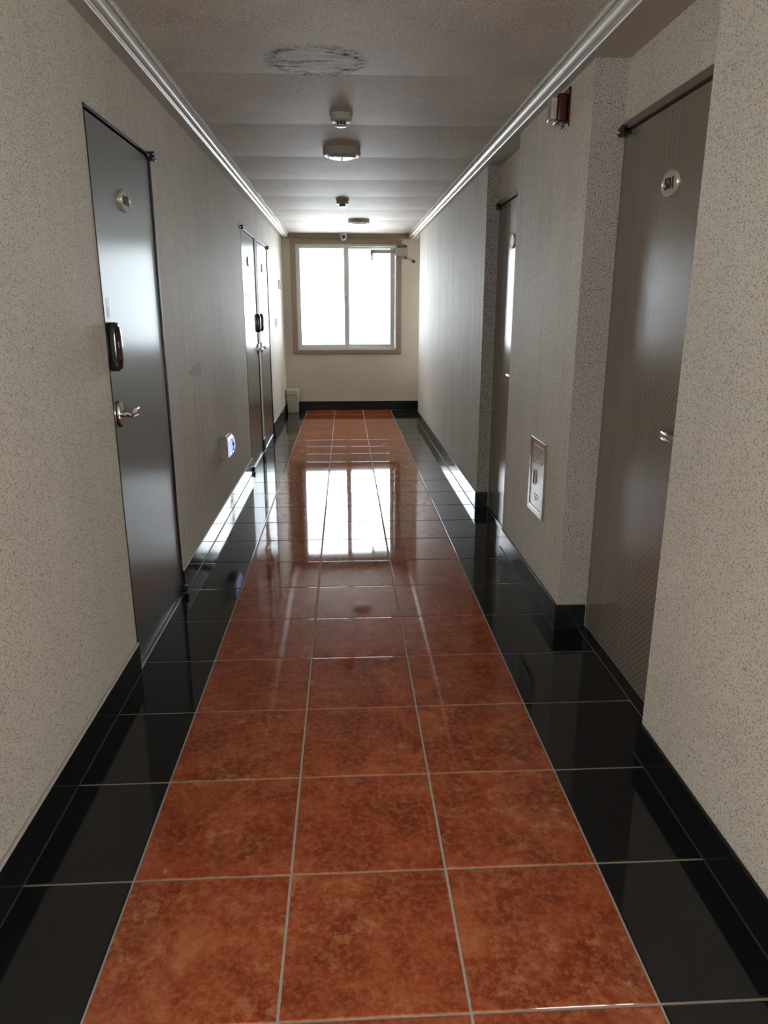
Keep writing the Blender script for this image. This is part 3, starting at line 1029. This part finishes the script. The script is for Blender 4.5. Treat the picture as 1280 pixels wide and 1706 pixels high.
# ------------------------------------------------------------------ bin in the far corner
x0, x1, y0, y1 = -0.828, -0.668, YE - 0.30, YE - 0.06
root = empty('waste_bin', ((x0 + x1) / 2, (y0 + y1) / 2, 0), 'ivory plastic bin with lid in the far left corner', 'bin')
bm = bmesh.new()
lo = [(x0 + 0.012, y0 + 0.012), (x1 - 0.012, y0 + 0.012), (x1 - 0.012, y1 - 0.012), (x0 + 0.012, y1 - 0.012)]
hi = [(x0 + 0.002, y0 + 0.002), (x1 - 0.002, y0 + 0.002), (x1 - 0.002, y1 - 0.002), (x0 + 0.002, y1 - 0.002)]
a = [bm.verts.new((x, y, 0.002)) for x, y in lo]
b = [bm.verts.new((x, y, 0.245)) for x, y in hi]
for i in range(4):
    bm.faces.new((a[i], a[(i + 1) % 4], b[(i + 1) % 4], b[i]))
bm.faces.new(a); bm.faces.new(b)
bmesh.ops.bevel(bm, geom=list(bm.edges), offset=0.006, segments=2, affect='EDGES')
finish('body', bm, 'bin_plastic', root)
lid = box('lid', (x0 - 0.003, x1 + 0.003, y0 - 0.003, y1 + 0.003, 0.248, 0.325), 'bin_plastic', root, 0.014, 3, True)
box('swing_flap', (x0 + 0.02, x1 - 0.02, y0 + 0.03, y1 - 0.03, 0.324, 0.329), 'bin_plastic', lid, 0.002)

# ------------------------------------------------------------------ wall plate near the far left corner
y0, y1, z0, z1 = 9.84, 10.03, 1.665, 1.775
root = empty('wall_sign', (XL, (y0 + y1) / 2, z0), 'small dark framed plate on the left wall near the window', 'sign')
box('sign_frame', [(XL, XL + 0.008, y0, y0 + 0.012, z0, z1), (XL, XL + 0.008, y1 - 0.012, y1, z0, z1), (XL, XL + 0.008, y0, y1, z0, z0 + 0.012), (XL, XL + 0.008, y0, y1, z1 - 0.012, z1)], 'hinge', root, 0.001)
box('sign_face', (XL, XL + 0.004, y0 + 0.012, y1 - 0.012, z0 + 0.012, z1 - 0.012), 'beige_trim', root)

# ------------------------------------------------------------------ escape hoist arm beside the window
ex, ey, ez = 0.855, YE, 2.165
root = empty('hoist_arm', (ex, ey, ez), 'grey metal escape hoist arm reaching across the window corner', 'hoist')
box('wall_plate', (ex - 0.034, ex + 0.030, YE - 0.006, YE, ez - 0.095, ez + 0.095), 'grey_metal', root, 0.003)
for dz in (-0.075, 0.075):
    lathe('bolt', [(0.013, 0.0), (0.013, -0.012), (0.006, -0.016)], (ex - 0.004, YE - 0.006, ez + dz), 'hinge', root, axis='Y', seg=6)
box('sleeve', (ex - 0.155, ex + 0.012, YE - 0.085, YE - 0.006, ez - 0.048, ez + 0.052), 'grey_metal', root, 0.006, 2)
box('collar', (ex - 0.225, ex - 0.155, YE - 0.075, YE - 0.022, ez - 0.020, ez + 0.038), 'grey_metal', root, 0.004)
box('arm', (ex - 0.470, ex - 0.225, YE - 0.070, YE - 0.028, ez - 0.020, ez + 0.030), 'grey_metal', root, 0.004)
hk = box('hook_drop', (ex - 0.492, ex - 0.452, YE - 0.070, YE - 0.028, ez - 0.045, ez + 0.028), 'grey_metal', root, 0.004)
lathe('hook_eye', [(0.010, -0.110), (0.018, -0.100), (0.012, -0.085), (0.017, -0.062), (0.017, -0.045)], (ex - 0.472, YE - 0.049, ez), 'chrome', hk, seg=16)

# small dark peg on the end wall by the side passage
root = empty('wall_hook', (0.965, YE, 2.045), 'tiny black hook on the end wall beside the right wall edge', 'hook')
lathe('rose', [(0.020, 0.0), (0.020, -0.006), (0.012, -0.010)], (0.965, YE, 2.045), 'hinge', root, axis='Y', seg=16)
tube('peg', [(0.965, YE - 0.008, 2.045), (0.965, YE - 0.035, 2.043), (0.965, YE - 0.042, 2.056)], 0.007, 'hinge', root)

# plaster repair on the left wall past the doors
bm = bmesh.new()
pts = []
for i in range(16):
    t = 2 * math.pi * i / 16
    r = 1 + random.uniform(-0.25, 0.2)
    pts.append((9.28 + 0.20 * r * math.cos(t), 1.255 + 0.055 * r * math.sin(t)))
a = [bm.verts.new((XL - 0.001, y, z)) for y, z in pts]
b = [bm.verts.new((XL + 0.0025, y, z)) for y, z in pts]
for i in range(16):
    bm.faces.new((a[i], a[(i + 1) % 16], b[(i + 1) % 16], b[i]))
bm.faces.new(b)
pp = finish('plaster_patch', bm, 'patch')
adopt(pp, [o for o in bpy.data.objects if o.name.startswith('wall_left')][1])

bm = bmesh.new()
pts = [(4.017, 1.087), (4.153, 1.105), (4.349, 1.118), (4.359, 1.045), (4.102, 1.057)]
a = [bm.verts.new((XL - 0.001, y, z)) for y, z in pts]
b = [bm.verts.new((XL + 0.0012, y, z)) for y, z in pts]
for i in range(5):
    bm.faces.new((a[i], a[(i + 1) % 5], b[(i + 1) % 5], b[i]))
bm.faces.new(b)
pp = finish('paper_patch', bm, 'paper_patch')
adopt(pp, [o for o in bpy.data.objects if o.name.startswith('wall_left')][1])
